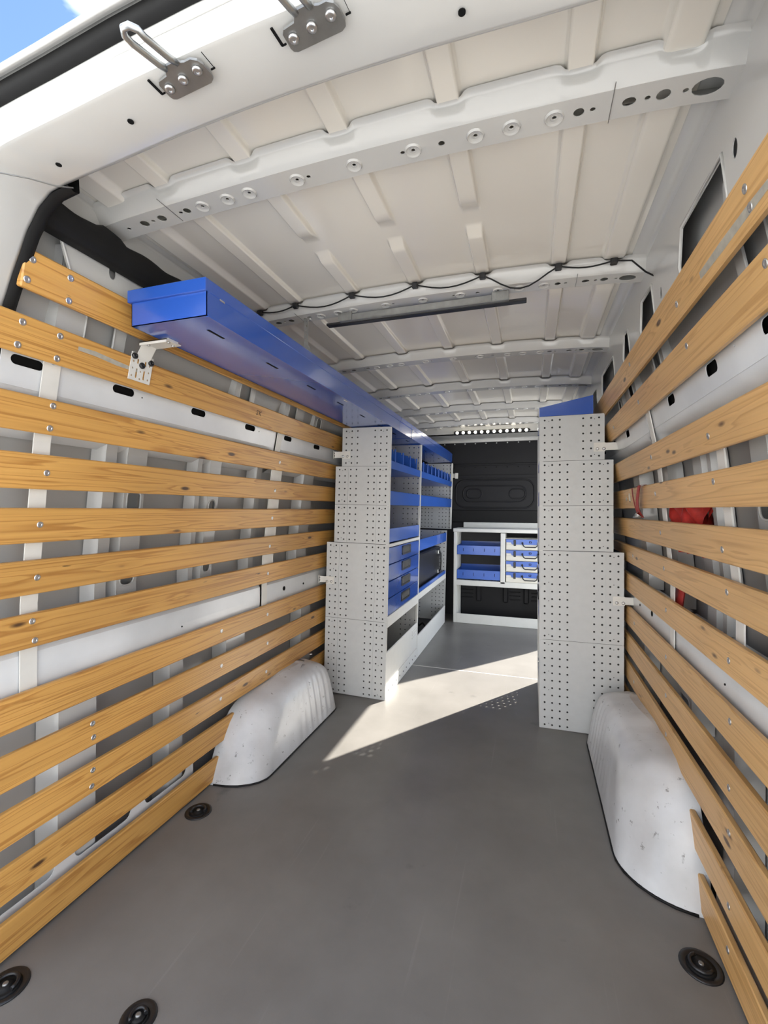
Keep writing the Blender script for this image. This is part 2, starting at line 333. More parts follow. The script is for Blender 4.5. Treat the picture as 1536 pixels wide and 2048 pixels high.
# ---- roof skin with pressed beads
RIBY = [.90, 1.60, 2.30, 2.95, 3.60, 4.20]
BEADX = [-.645, -.485, -.245, 0., .24, .485, .65]
def smooth01(t): t = max(0., min(1., t)); return t * t * (3 - 2 * t)
def bead(x, y):
    h = 0
    for bx_ in BEADX:
        d = abs(x - bx_)
        if d > .05: continue
        # lengthwise: beads run between ribs, some are interrupted half way
        e = 1.0
        for k in range(len(RIBY)):
            y0 = RIBY[k] + .10; y1 = RIBY[k + 1] if k + 1 < len(RIBY) else 4.85
            if y0 - .1 <= y < y1:
                if k == 0 and abs(bx_) < .3:
                    c0, c1 = 1.24, 1.36
                    e = max(smooth01((c0 - y) / .03 + .5), smooth01((y - c1) / .03 + .5))
                elif k >= 1: e = smooth01((y - (y0 + .05)) / .05)
        w = .024 if abs(bx_) < .6 else .032
        h = max(h, e * smooth01((w - d) / .007 + .5) * (.014 if abs(bx_) < .6 else .017))
    return h
xs = sorted(set([round(-.735 + .0105 * i, 4) for i in range(141)] + [round(b + s * (.018 + .006 * k), 4) for b in BEADX for s in (-1, 1) for k in range(4)] + [round(b + s * (.0205 + .0023 * k), 4) for b in BEADX[1:-1] for s in (-1, 1) for k in range(4)] + [.735]))
ys = []
y = .60
while y < 5.0: ys.append(y); y += .022
ys.append(5.0)
mb = MB(); mb.sheet([[(x, y, zroof(x) - bead(x, y)) for x in xs] for y in ys])
mb.sheet([[(x, y, zroof(x) + .03) for x in (-.735, -.4, 0, .4, .735)] for y in (.60, 5.0)], False)
ceil = struct(mb.ob('ceiling', 'roof'))
mb = MB()          # outer roof skin over it
mb.sheet([[(x, y, 2.045 - .07 * x * x - 1.0 * max(0, abs(x) - .60) ** 2) for x in [i * .041 - .82 for i in range(41)]] for y in (.64, 5.6)])
mb.ob('outer_roof_skin', 'white', ceil)

# ---- roof ribs (shared mesh): pressed hat section with holes in the underside
def rib_mesh():
    mb = MB(); X0, X1 = -.742, .752
    n = 50; xr_ = [X0 + (X1 - X0) * i / n for i in range(n + 1)]
    def notch(x): return max(smooth01((.040 - abs(x - b)) / .02) for b in BEADX)
    def endz(x): return .10 * max(0, abs(x) - .70) ** 1.0 * 3
    prof = [(0.0, -.004), (.010, -.006), (.014, -.012), (.032, -.040), (.036, -.043)]
    xx = sorted(set(xr_ + [b + s * k for b in BEADX for s in (-1, 1) for k in (.018, .026, .034, .042) if X0 < b + s * k < X1]))
    rows = []
    for py, pz in prof:
        row = []
        for x in xx:
            dz = -.010 * notch(x) * (1 if pz > -.02 else .0); row.append((x, py + .006 * (notch(x) if pz > -.011 else 0), zroof(x) + pz + dz))
        rows.append(row)
    mb.sheet(rows, True)
    holes = []; dim = []
    for px, r, ry in [(.702, .025, .019), (.668, .005, None), (.632, .012, None), (.606, .005, None), (.575, .012, .010), (.512, .005, None), (.487, .010, None), (.215, .007, None), (.128, .005, None), (-.105, .005, None),
                      (-.462, .010, None), (-.482, .005, None), (-.545, .012, None), (-.575, .005, None), (-.604, .012, None), (-.66, .005, None)]:
        holes.append(circ(px, .070, r, 14, ry))
    for px in (.442, .360, .287, .152, .012, -.135, -.270, -.335, -.412):
        holes.append(circ(px, .070, .0045, 10)); dim.append(px)
    out = [(x, .036) for x in xx] + [(x, .104) for x in reversed(xx)]
    pm = cut(plate(out, holes, .0016), 0, [X0 + .03 * i for i in range(1, 50)])
    mb.mesh(pm, lambda v: (v.x, v.y, zroof(v.x) - .043 + v.z))
    for px in dim:
        k = 16
        for (r0, h0), (r1, h1) in zip([(.008, -.0445), (.013, -.0455), (.0165, -.0475)], [(.013, -.0455), (.0165, -.0475), (.0195, -.0438)]):
            mb.sheet([[(px + r * math.cos(2 * PI * q / k), .070 + r * math.sin(2 * PI * q / k), zroof(px) + h) for q in range(k + 1)] for r, h in ((r0, h0), (r1, h1))], True)
    mb.sheet([[(x, py, zroof(x) + pz) for x in xx] for py, pz in ((.104, -.0432), (.118, -.008), (.130, -.004))], True)
    for xe in (X0, X1):
        mb.add([(xe, 0, zroof(xe)), (xe, .014, zroof(xe) - .012), (xe, .036, zroof(xe) - .043), (xe, .104, zroof(xe) - .043), (xe, .13, zroof(xe))], [(0, 1, 2, 3, 4)])
    return mb.me('roof_rib')
rm = rib_mesh(); rm.materials.append(M['white'])
for i, y in enumerate(RIBY):
    o = link('roof_rib', rm, None, ceil); o.location = (0, y, 0)
    if i == 0: o.rotation_euler = (0, 0, -.012)
# seam lines of the rib ends
for x in (.545, -.50):
    for y in RIBY[:2]: MB().box(x, x + .0012, y + .012, y + .104, zroof(x) - .0452, zroof(x) - .0440).ob('rib_seam', 'gsteel', ceil)

# ---- rear door frame: swept round the opening
def frame_path():
    P = [(-.945, -.05), (-.945, .5), (-.940, .9), (-.915, 1.20), (-.875, 1.40), (-.820, 1.54), (-.772, 1.64), (-.733, 1.715), (-.692, 1.786), (-.652, 1.832), (-.612, 1.856), (-.560, 1.862), (-.500, 1.866)]
    for x in (-.40, -.25, -.1, 0, .1, .25, .40): P.append((x, 1.893 - .10 * x * x - .006))
    return P
half = frame_path()
left = [p for p in half if p[0] < -.001]
path = left + [(0, 1.887)] + [(-x, z) for x, z in reversed(left)]
def sweep(prof, path_, mb, smooth=True, flip=1):
    n = len(path_); rows = []
    for i, p in enumerate(path_):
        a = Vector(path_[max(0, i - 1)]); b = Vector(path_[min(n - 1, i + 1)]); t = (b - a).normalized(); nrm = Vector((-t.y, t.x))
        rows.append([(p[0] + nrm.x * o, yy - .035 * p[0], p[1] + nrm.y * o) for yy, o in prof])
    mb.sheet(rows, smooth); return mb
mb = MB()
sweep([(.735, .060), (.712, .004), (.704, .0), (.700, -.001), (.594, -.004), (.588, -.002)], path, mb)
sweep([(.588, -.002), (.583, .004), (.574, .046), (.570, .054), (.566, .066)], path, mb)
sweep([(.566, .066), (.562, .09), (.735, .095)], path, mb)
fr = struct(mb.ob('door_1', 'white'))
mb = MB(); sweep([(.572, .048), (.560, .050), (.553, .060), (.553, .080), (.560, .092), (.580, .094)], path, mb); mb.ob('rubber_seal', 'rubber', fr)
mb = MB(); sweep([(.5535, .068), (.5505, .072), (.5535, .076)], path, mb); mb.ob('seal_lip', 'gsteel', fr)
mb = MB(); sweep([(.575, .082), (.548, .070), (.538, .062), (.535, .068), (.540, .080), (.575, .100), (.66, .112)], path, mb); mb.ob('roof_edge', 'white', fr)
# pressed panel round the catches on the rear face, seams and small holes
mb = MB()
for x0, x1 in ((-.285, .36),):
    pts = [(x0 - .02, 0), (x0, .010), (x1, .010)]
    mb.tube([(x0 - .018, .594, 1.886), (x0 - .005, .589, 1.906), (x0 + .02, .586, 1.916), (.0, .576, 1.922), (x1, .565, 1.910)], .0022, 6)
mb.ob('pressed_bead', 'white', fr)
def dark_disc(x, y, z, rx, ry, parent, axis='z', nm='drilled_hole'):  # flat black disc on the surface, painted as the dark of a small hole
    MB().lathe([(rx, -.0008), (rx, .0008)], (x, y, z), axis, 14).ob(nm, 'hole', parent)
for x, y in ((-.305, .655), (-.505, .668), (.305, .655)):
    dark_disc(x, y - .035 * x * 0 + (.0), 1.8915 - .10 * x * x - (.0095 if abs(x) < .45 else .018), .0055, 0, fr)
MB().tube([(-.60, .60, 1.790), (-.590, .615, 1.8135), (-.570, .655, 1.826), (-.552, .700, 1.8365), (-.535, .722, 1.8445)], .0014, 5).ob('panel_seam', 'gsteel', fr)
# inner rubber edge on the left post, and black trim along the left roof corner
lp = [p for p in path if p[0] < -.50]
mb = MB(); sweep([(.708, -.002), (.722, -.008), (.736, -.002), (.738, .055), (.72, .06)], lp, mb); mb.ob('edge_rubber', 'rubber', fr)
mb = MB(); rows = []
for i in range(46):
    y = .735 + i * .021; w = .004 * math.sin(i * .9) + (.010 if 8 < i < 12 else 0)
    rows.append([(-.720, y, 1.826), (-.700 + .002 * math.sin(i), y, 1.826), (-.686, y, 1.829 + .002 * math.sin(i * 1.7)), (-.678, y, 1.850), (-.674, y, 1.872), (-.676, y, 1.890 + w), (-.690, y, 1.900 + w), (-.720, y, 1.905)])
mb.sheet(rows, True)
ct = mb.ob('black_corner_trim', 'rubber', fr)

# ---- side walls
def side_plate(outline, holes, th, side, d, y0=0.):
    """plate drawn in (y,z); bent onto the wall profile"""
    pm = cut(plate(subdiv_line(outline, .06), holes, th), 1, [.9, 1.33, 1.53, 1.76]); return pm, (lambda v: (wx(side, v.y, d) + side * v.z, v.x + y0, v.y))
def build_wall(side):
    nm = 'wall_left' if side < 0 else 'wall_right'
    mb = MB(); zz = [-.05, .3, .6, .9, 1.1, 1.33, 1.53, 1.7, 1.9, 2.0]
    def skin(y0, y1, z0, z1):
        zs = [z0] + [z for z in zz if z0 < z < z1] + [z1]; d = lambda z: interp(z, [0, 1.35, 1.65, 2.1], [.115, .115, .070, .060])
        mb.sheet([[(wx(side, z, d(z)), y, z) for z in zs] for y in (y0, (y0 + y1) / 2, y1)], True)
        mb.sheet([[(wx(side, z, d(z) + .03), y, z) for z in zs] for y in (y0, y1)], True)
    if side < 0: skin(.58, 5.05, -.05, 2.03)
    else:
        skin(.58, 3.36, -.05, 2.03); skin(4.72, 5.05, -.05, 2.03); skin(3.36, 4.72, 1.86, 2.03); skin(3.36, 4.72, -.05, 0.0)
        # jambs of the sliding door opening
        for y in (3.36, 4.72): mb.sheet([[(wx(side, z, d), y, z) for z in zz[:-1]] for d in (.03, .145)], True)
    W = struct(mb.ob(nm, 'skin'))
    # cant panel above the boards, with cut-outs
    ylim = 4.95
    cuts = ([(.752, .858), (1.085, 1.31)] if side < 0 else [(1.03, 1.31)]) + [ (1.565, 1.73), (1.92, 2.03), (2.24, 2.60), (2.80, 3.1), (3.4, 3.8), (4.1, 4.4)]
    if side > 0: cuts = cuts[:5]
    holes = [[(a + .01, 1.845), (a, 1.73), (b - .005, 1.73), (b, 1.77), (b - .012, 1.80), (b - .03, 1.85)] for a, b in cuts]
    holes = [subdiv_line(h, .05) for h in holes]
    holes += [circ(.985, 1.822, .011, 12, .018), circ(1.487, 1.787, .010, 12, .016)]
    pm, fn = side_plate([(.735, 1.71), (ylim, 1.71), (ylim, 1.955), (.735, 1.955)] if side < 0 else [(.735, 1.71), (3.33, 1.71), (3.36, 1.752), (4.72, 1.752), (4.75, 1.71), (ylim, 1.71), (ylim, 1.955), (.735, 1.955)], holes, .002, side, .022)
    mb = MB(); mb.mesh(pm, fn)
    # roll at the top joining the roof
    mb.sheet([[(wx(side, 1.955, .022), y, 1.955), (side * (.722 if side < 0 else .743), y, 1.962), (side * (.716 if side < 0 else .733), y, zroof(.72) - .005), (side * .704, y, zroof(.704) - .004), (side * .702, y, zroof(.702) + .001)] for y in (.62, 2, 4.95)], True)
    for a, b in cuts[:4]:          # raised lip round each cut-out
        mb.tube([(wx(side, z, .020), y, z) for y, z in ((a - .004, 1.735), (a + .006, 1.85), (b - .028, 1.855), (b - .008, 1.802), (b + .004, 1.772), (b, 1.735))], .004, 6)
    mb.ob('cant_panel', 'white', W)
    # upper rail with slots, stepped foot
    slots = [rrect(y, 1.518, .078, .024, .012) for y in [.80] + [1.08 + .33 * k for k in range(7)]] if side < 0 else [rrect(y, 1.505, .070, .030, .012) for y in [1.0] + [1.285 + .33 * k for k in range(6)]]
    small = [circ(1.15 + .66 * k, 1.513, .003, 8) for k in range(5)]
    def upper_rail(y0, y1):
        h = [s for s in slots + small if min(p[0] for p in s) > y0 + .01 and max(p[0] for p in s) < y1 - .01]
        pm, fn = side_plate([(y0, 1.455), (y1, 1.455), (y1, 1.60), (y0, 1.60)], h, .002, side, .028)
        mb = MB(); mb.mesh(pm, fn)
        ysr = [y0, y0 + .03, y0 + .08, y1 - .12, y1 - .06, y1 - .02, y1]
        def dep(y): return .0 if y <= y0 + .001 or y >= y1 - .001 else (.5 if y < y0 + .05 or y > y1 - .04 else 1)
        mb.sheet([[(wx(side, 1.455, .028), y, 1.456), (wx(side, 1.44, .028 + .006 * dep(y)), y, 1.440), (wx(side, 1.425, .028 + .028 * dep(y)), y, 1.425), (wx(side, 1.39, .03 + .032 * dep(y)), y, 1.39), (wx(side, 1.375, .05), y, 1.37), (wx(side, 1.36, .10), y, 1.34)] for y in ysr], True)
        ur = mb.ob('upper_rail', 'rail', W)
        MB().sheet([[(wx(side, z, .042), y, z) for z in (1.47, 1.53, 1.58)] for y in (y0 + .01, y1 - .01)], False).ob('rail_shade_strip', 'hole', ur)  # black strip put behind the slots as the shade inside the rail
    upper_rail(.74, 1.955 if side < 0 else 1.88); upper_rail(2.0 if side < 0 else 1.93, 3.3)
    # lower rail
    def lower_rail(y0, y1):
        mb = MB(); mb.sheet([[(wx(side, z, d), y, z) for z, d in ((.62, .09), (.645, .04), (.655, .028), (.71, .026), (.765, .027), (.785, .040), (.80, .09))] for y in (y0, (y0 + y1) / 2, y1)], False)
        mb.ob('lower_rail', 'rail', W)
    lower_rail(.74, 1.95 if side < 0 else 1.85); lower_rail(1.985 if side < 0 else 1.885, 3.3)
    for y, z, r in ((2.18, .722, .012), (2.40, .715, .006), (1.42, .70, .003)):
        MB().lathe([(r, -.001), (r, .0012)], (wx(side, z, .025), y, z), 'x', 12).ob('rail_hole', 'hole', W)
    # vertical pillars: hat sections with window cut-outs
    def pillar(y0, y1, z0, z1, d, wins, nm='pillar'):
        pm, fn = side_plate([(y0, z0), (y1, z0), (y1, z1), (y0, z1)], [rrect((y0 + y1) / 2 + wy, wz, ww, wh, .018) for wy, wz, ww, wh in wins], .002, side, d)
        mb = MB(); mb.mesh(pm, fn)
        zs = [z0] + [z for z in zz if z0 < z < z1] + [z1]
        for e, q in ((y0, -.018), (y1, .018)):
            mb.sheet([[(wx(side, z, d), e, z), (wx(side, z, d + .012), e + q * .35, z), (wx(side, z, .11), e + q, z)] for z in zs], True)
        for wy, wz, ww, wh in wins:     # rolled rim
            mb.tube([(wx(side, q, d - .001), p, q) for p, q in rrect((y0 + y1) / 2 + wy, wz, ww + .006, wh + .006, .02)], .003, 5, closed=True)
        mb.ob(nm, 'pillar', W)
    o = 0 if side < 0 else .04
    pillar(.865 + o, 1.075 + o, 1.46, 1.84, .048, [(0.02, 1.665, .085, .11), (-.005, 1.80, .06, .07)])
    pillar(1.085 + o, 1.125 + o, .80, 1.40, .070, []); pillar(1.165 + o, 1.245 + o, .80, 1.40, .070, [(0., 1.178, .05, .07), (0., .92, .05, .05)])
    pillar(.955 + o, 1.075 + o, .02, .62, .045, [])
    pillar(1.385 + o, 1.455 + o, .03, .62, .050, [])
    pillar(1.50 + o, 1.525 + o, .80, 1.40, .072, []); pillar(1.57 + o, 1.64 + o, .80, 1.40, .070, [(0., 1.16, .035, .06), (0., .91, .04, .045)])
    pillar(1.62 + o, 1.76 + o, 1.45, 1.80, .048, [(0, 1.66, .07, .10)])
    pillar(1.90 + o, 1.94 + o, .80, 1.40, .065, [])
    pillar(2.02 + o, 2.22 + o, 1.56, 1.80, .048, [(-.02, 1.65, .07, .10)])
    pillar(2.36, 2.48, .80, 1.80, .055, [(0, 1.64, .05, .09)])
    pillar(2.42, 2.54, .02, .62, .05, [])
    pillar(1.72 + o, 1.86 + o, .42, .64, .05, [(0, .50, .09, .02)])
    pillar(3.2, 3.3, .02, 1.80, .05, [])
    # floor-side sheet with openings low down
    holes = [rrect(y, .128, .20, .05, .022) for y in (.84, 1.10, 1.36)]
    pm, fn = side_plate([(.74, .0), (1.50, .0), (1.50, .155), (.74, .155)], holes, .002, side, .035); mb = MB(); mb.mesh(pm, fn); mb.ob('sill_sheet', 'rail', W)
    # straps the boards are screwed to
    def strap(y0, y1, z0, z1, d=.0185):
        zs = [z0] + [z for z in [.9, 1.33, 1.53] if z0 < z < z1] + [z1]
        mb = MB(); mb.sheet([[(wx(side, z, d), y, z) for z in zs] for y in (y0, y1)], False); mb.sheet([[(wx(side, z, d + .004), y, z) for z in zs] for y in (y0, y1)], False)
        for y in (y0, y1): mb.sheet([[(wx(side, z, q), y, z) for z in zs] for q in (d, d + .004)], False)
        for z in (z0, z1): mb.sheet([[(wx(side, z, q), y, z) for y in (y0, y1)] for q in (d, d + .004)], False)
        s = mb.ob('strap', 'strap', W)
        for z in (z0 + .012, z1 - .012): MB().lathe([(.006, 0), (.006, side * -.002), (.0035, side * -.0035)], (wx(side, z, d), (y0 + y1) / 2, z), 'x', 10).ob('rivet', 'screw', s)
    if side < 0: strap(.833, .876, .655, 1.545); strap(1.958, 2.000, .655, 1.545); strap(2.005, 2.06, .80, 1.40, .022)
    else: strap(.90, .945, .655, 1.545); strap(1.845, 1.888, .655, 1.545); strap(1.30, 1.345, .80, 1.40, .022)
    # boards
    TOPS = [1.763, 1.616, 1.437, 1.295, 1.155, 1.018, .877, .673, .527, .383, .241, .099] if side < 0 else [1.738, 1.602, 1.398, 1.260, 1.122, .990, .843, .676, .535, .397, .243, .101]
    bw = .091
    for k, zt in enumerate(TOPS):
        zb = max(.004, zt - bw); zc = (zt + zb) / 2
        dx = wx(side, zt) - wx(side, zb); ang = math.atan2(dx, zt - zb)
        if side < 0: spans = [(.743 if k == 0 else .706, 2.86)]
        else: spans = [(.70, 2.92)]
        if k == 10: spans = [(.706, 1.665), (2.34, 2.86)] if side < 0 else [(.70, 1.575), (2.36, 2.92)]
        if k == 11: spans = [(.706, 1.592), (2.44, 2.86)] if side < 0 else [(.70, 1.515), (2.47, 2.92)]
        for y0, y1 in spans:
            L_ = y1 - y0; h = (zt - zb)
            mb = MB().box(0, side * .017, 0, L_, -h / 2, h / 2, .003)
            if k >= 10 and y0 < 1.0:
                for q in range(len(mb.v)):
                    x_, y_, z_ = mb.v[q]
                    if y_ > L_ / 2: mb.v[q] = (x_, (1.572 if side < 0 else 1.500) + .008 + interp((zc + z_) / (1 if side < 0 else 1.18), [0, .03, .07, .12, .17, .21, .242, .262], [0, .012, .030, .055, .085, .115, .150, .190]) - y0, z_)
            bo = mb.ob('board', 'pine' if side < 0 else 'pine2', W)
            bo.location = (wx(side, zc), y0, zc); bo.rotation_euler = (0, ang, 0)
            # screws
            if side < 0:
                spec = [(.855, (.6, -.6) if k in (0, 1, 2, 6) else ((.0,) if k < 7 else ())), (.760, (.55, -.55) if k < 2 else ()), (1.03, (.5, -.5) if k in (8, 9) else ()), (1.98, (0.,) if k > 1 else ()), (1.62 if k > 6 else 2.45, (.1,) if k in (7, 8, 9) else ())]
            else:
                spec = [(.92, (.4, -.4)), (1.32, (.35,) if k % 2 else (-.2,)), (1.87, (.1,)), (2.40, (0.,) if k % 2 else ())]
            for ysc, offs in spec:
                if not (y0 + .01 < ysc < y1 - .01): continue
                for f in offs:
                    s = -side
                    mb = MB().lathe([(.0085, 0), (.0085, s * .0008), (.0065, s * .0018), (.0035, s * .0016), (.003, s * .0006)], (0, 0, 0), 'x', 12)
                    so = mb.ob('screw', 'screw', bo); so.location = (0, ysc - y0 + random.uniform(-.006, .006), f * h / 2 + random.uniform(-.004, .004))
        if side > 0 and k == 3:
            st = MB().lathe([(.016, -.0004), (.016, -.0010)], (0, 0, 0), 'x', 20).ob('sticker', 'tape', bo); st.location = (0, 2.325 - y0, .004); st.scale = (1, 1, 1.35)
            mk_ = MB().tube([(-.0012, -.010 + .002 * q, -.016 + .0012 * q * (q - 6) * .2) for q in range(9)], .0012, 5).ob('sticker_mark', 'plastic', bo); mk_.location = (0, 2.325 - y0, .002)
        if side < 0 and k == 1:
            sc_ = [[(0, .012), (-.004, .016), (-.008, .013), (-.006, .009), (-.001, .006), (-.002, .001), (-.007, 0), (-.010, .003)], [(.006, .016), (.006, 0)], [(.016, .015), (.007, .008), (.016, 0)]]
            pmk = MB()
            for st_ in sc_: pmk.tube([(.0004, 1.74 - y0 + u * 1.5, .002 + v * 1.3) for u, v in st_], .0011, 5)
            pmk.ob('pencil_mark', 'dark', bo)
        if (side < 0 and k == 1) or (side > 0 and k == 0):
            if side < 0: pts, yy = [(.0, .006), (.05, .009), (.12, .004), (.2, .0), (.2, -.008), (.12, -.009), (.05, -.004), (.0, -.004)], .90
            else: pts, yy = [(.0, .006), (.08, .010), (.2, .012), (.32, .010), (.32, -.006), (.2, -.008), (.08, -.007), (.0, -.006)], .84
            pm = plate(pts, [], .0006); mb = MB().mesh(pm, lambda v: (-side * .0005, v.x, v.y))
            t = mb.ob('tape_residue', 'tape', bo); t.location = (0, yy - y0, .012 if side < 0 else -.02)
    return W
WL = build_wall(-1); WR = build_wall(1)

# ---- front bulkhead
BY = 4.985
mb = MB().box(-.93, .95, BY, BY + .03, -.03, 2.0)
BK = struct(mb.ob('wall_front', 'bulk'))
def rr_tube(cx, cz, w, h, r, rad, y, nm='pressed_bead', mat='bulk'):
    MB().tube([(x, y, z) for x, z in rrect(cx, cz, w, h, r, 6)], rad, 6, closed=True).ob(nm, mat, BK)
rr_tube(.03, 1.33, .82, .30, .10, .010, BY); rr_tube(.03, 1.33, .66, .17, .075, .008, BY)
rr_tube(-.18, 1.33, .16, .10, .045, .007, BY - .002); rr_tube(.27, 1.33, .16, .10, .045, .007, BY - .002)
MB().box(-.90, .92, BY - .012, BY + .001, 1.635, 1.655, .004).ob('seam_flange', 'bulk', BK)
MB().box(-.90, .92, BY - .020, BY + .001, 1.02, 1.155, .006).ob('lower_band', 'rubber', BK)
MB().box(-.90, .92, BY - .006, BY + .001, 1.50, 1.535, .003).ob('pressed_step', 'bulk', BK)
for k in range(12):
    MB().lathe([(.008, 0), (.007, -.003), (.003, -.005)], (-.62 + k * .112, BY, 1.875), 'y', 10).ob('rivet', 'steel', BK)
    MB().lathe([(.006, 0), (.005, -.003)], (-.62 + k * .112, BY - .001, 1.615), 'y', 8).ob('bolt_hole', 'hole', BK)
for x in (-.12, .16, .37): MB().box(x - .028, x + .028, BY - .032, BY + .001, .17, .37, .012).ob('raised_pad', 'bulk', BK)
for k in range(4):
    for x0, x1 in ((-.36, -.18), (.20, .31), (.42, .52)): MB().box(x0, x1, BY - .010, BY + .001, .20 + k * .04, .212 + k * .04, .004).ob('pressed_rib', 'bulk', BK)
mb = MB().box(-.70, .72, 4.55, BY, 1.905, 1.915).box(-.70, .72, 4.55, 4.56, 1.905, 1.985)
mb.box(-.70, .72, BY - .03, BY - .004, 1.885, 1.915, .004)
mb.ob('front_roof_box', 'white', ceil)

# ================================================================== THINGS
# ---- wheel arches
def wheel_arch(side, label):
    wall = wx(side, .1) + side * .03; y0, y1 = (1.572, 2.44) if side < 0 else (1.500, 2.50); HS = 1.0 if side < 0 else 1.18; RY = .13 if side < 0 else .19
    W_ = .228
    mb = MB(); levels = []
    ZL = [0, .03, .07, .12, .17, .21, .242, .262, .276, .284, .287]
    A_ = [0, .012, .030, .055, .085, .115, .150, .190, .240, .32, .42]
    B_ = [0, .004, .010, .017, .025, .034, .046, .062, .085, .12, .16]
    C_ = [0, .004, .010, .017, .025, .034, .045, .060, .08, .10, .14]
    for k, (z, a, b_, c_) in enumerate(zip(ZL, A_, B_, C_)):
        w = W_ - b_; ya = y0 + a; yb = y1 - c_; rx, ry = w * .92, RY + .45 * a; rf = .06
        pts = []
        for q in range(18):
            th = q / 18 * PI / 2; pts.append((w - rx + rx * math.sin(th) if q else 0.0, ya + ry * (1 - math.cos(th))))
        pts[0] = (0.0, ya)
        ys0, ys1 = ya + ry, yb - rf
        for q in range(60):
            y = ys0 + (ys1 - ys0) * q / 59; g = 0
            if 1 <= k <= 6: g = .0055 * (.5 + .5 * math.cos((y - 1.9) * 2 * PI / .058)) * smooth01((y - y0 - .40) / .06) * smooth01((y1 - .07 - y) / .03) * min(1, k / 2) * min(1, (7 - k) / 2)
            pts.append((w - g, y))
        for q in range(1, 9):
            th = q / 8 * PI / 2; pts.append((w - rf + rf * math.cos(th), ys1 + rf * math.sin(th)))
        pts.append((0.0, yb))
        levels.append([(wall - side * u, y, HS * z * (1 - (HS - 1) * .8 * max(0, (y - 1.8) / .7)) + (.010 * smooth01(1 - abs(u - .055) / .03) * smooth01((k - 7) / 3))) for u, y in pts])
    mb.sheet(levels, True)
    top = levels[-1]; mb.sheet([top, [(wall, p[1], p[2]) for p in top]], True)
    rows = [[p] for p in levels[0]]
    o = thing('wheel_arch', label, 'wheel arch', (wall, y0, 0))
    for v in range(len(mb.v)): mb.v[v] = (mb.v[v][0] - wall, mb.v[v][1] - y0, mb.v[v][2] + .001)
    mb.ob('arch_shell', 'arch', o)
    # sealant bead round the foot
    foot = [(r[-1][0] - wall, r[-1][1] - y0, .003) for r in rows[1::3]]
    MB().tube(foot, .0045, 5).ob('sealant_bead', 'rubber', o)
    for yy in (.55, .85):
        MB().lathe([(.011, 0), (.010, .005), (.004, .007)], (-side * .050, yy, .286 * HS * (1 - (HS - 1) * .8 * max(0, (y0 + yy - 1.8) / .7)) + .004), 'z', 10).ob('bolt_head', 'screw', o)
    return o
wheel_arch(-1, 'scuffed white wheel arch on the left floor edge beside the drawer shelving')
wheel_arch(1, 'scuffed white wheel arch on the right floor edge below the wooden boards')

# ---- lashing rings let into the floor
def lashing(x, y, rot, label, r=.043):
    o = thing('lashing_ring', label, 'tie-down ring', (x, y, 0), (0, 0, rot), 'black tie-down rings in the floor')
    MB().lathe([(r + .006, .0002), (r + .005, .003), (r, .0045), (r - .006, .003), (r - .010, .0012)], (0, 0, 0), 'z', 28).ob('rim', 'plastic', o)
    MB().lathe([(r - .009, .0014), (r - .02, .0018), (.016, .0016), (.014, .006), (.004, .007)], (0, 0, 0), 'z', 24).ob('bowl', 'rubber', o)
    MB().tube([((r - .018) * math.cos(a), (r - .018) * math.sin(a), .008) for a in [math.radians(-20 + 22 * k) for k in range(11)]], .0045, 8).ob('ring_bar', 'plastic', o)
    MB().lathe([(.007, .0065), (.006, .010), (.003, .0105)], (0, 0, 0), 'z', 10).ob('bolt', 'gsteel', o)
lashing(-.790, 1.418, .4, 'black tie-down ring next to the left wheel arch')
lashing(-.790, .752, .2, 'black tie-down ring at the left foot of the wooden boards, nearest left')
lashing(-.432, .800, .9, 'black tie-down ring in the floor at the bottom edge, away from the walls', .034)
lashing(.828, 1.340, 2.2, 'black tie-down ring by the right boards, in front of the right wheel arch')

# ---- perforated panels
def perf_mesh(w, h, nl, nr, rows, key={}):
    k = (w, h, nl, nr, rows)
    if k in key: return key[k]
    holes = []; p = .0375; v0 = (h - (rows - 1) * .0393) / 2
    us = [.026 + p * i for i in range(nl)] + [w - .026 - p * i for i in range(nr)]
    for u in us:
        for r in range(rows): holes.append(rrect(u, v0 + r * .0393, .0098, .0098, .003, 1))
    for r, dv in ((0, .008), (rows - 1, -.006)) + (((5, -.010), (7, .010)) if rows > 8 else ()):
        for u in (.026 + p * .55, w - .026 - p * .55): holes.append(circ(u, v0 + r * .0393 + dv, .0024, 6))
    me = plate([(0, .0008), (w, .0008), (w, h - .0008), (0, h - .0008)], holes, .002)
    bm = bmesh.new(); bm.from_mesh(me)
    for u in (.026 + p * 1.55, w - .026 - p * 1.55):       # pressed crease lines
        m = Matrix.Translation((u, h / 2, .001)) @ Matrix.Diagonal((.0022, h - .01, .002, 1)); bmesh.ops.create_cube(bm, size=1, matrix=m)
    bm.to_mesh(me); bm.free(); me.materials.append(M['panel']); key[k] = me; return me
MODS = [(0.0, .472, .405), (.472, .472, .405), (.945, .236, .356), (1.181, .236, .356), (1.417, .238, .315)]
def end_panels(root, sx, y, flip=1, levels=MODS, nm='perforated_panel'):
    """panels in the local xz plane at local y; front edge at x=0, backs towards sx"""
    for z, h, w in levels:
        me = perf_mesh(w, h, 3 if w < .33 else 4, 3 if w < .33 else 4, 12 if h > .3 else 6)
        o = link(nm, me, None, root)
        # plate xy -> local x (sx), z ; thickness -> y
        o.matrix_local = Matrix(((sx, 0, 0, 0), (0, 0, -1, y), (0, 1, 0, z), (0, 0, 0, 1)))
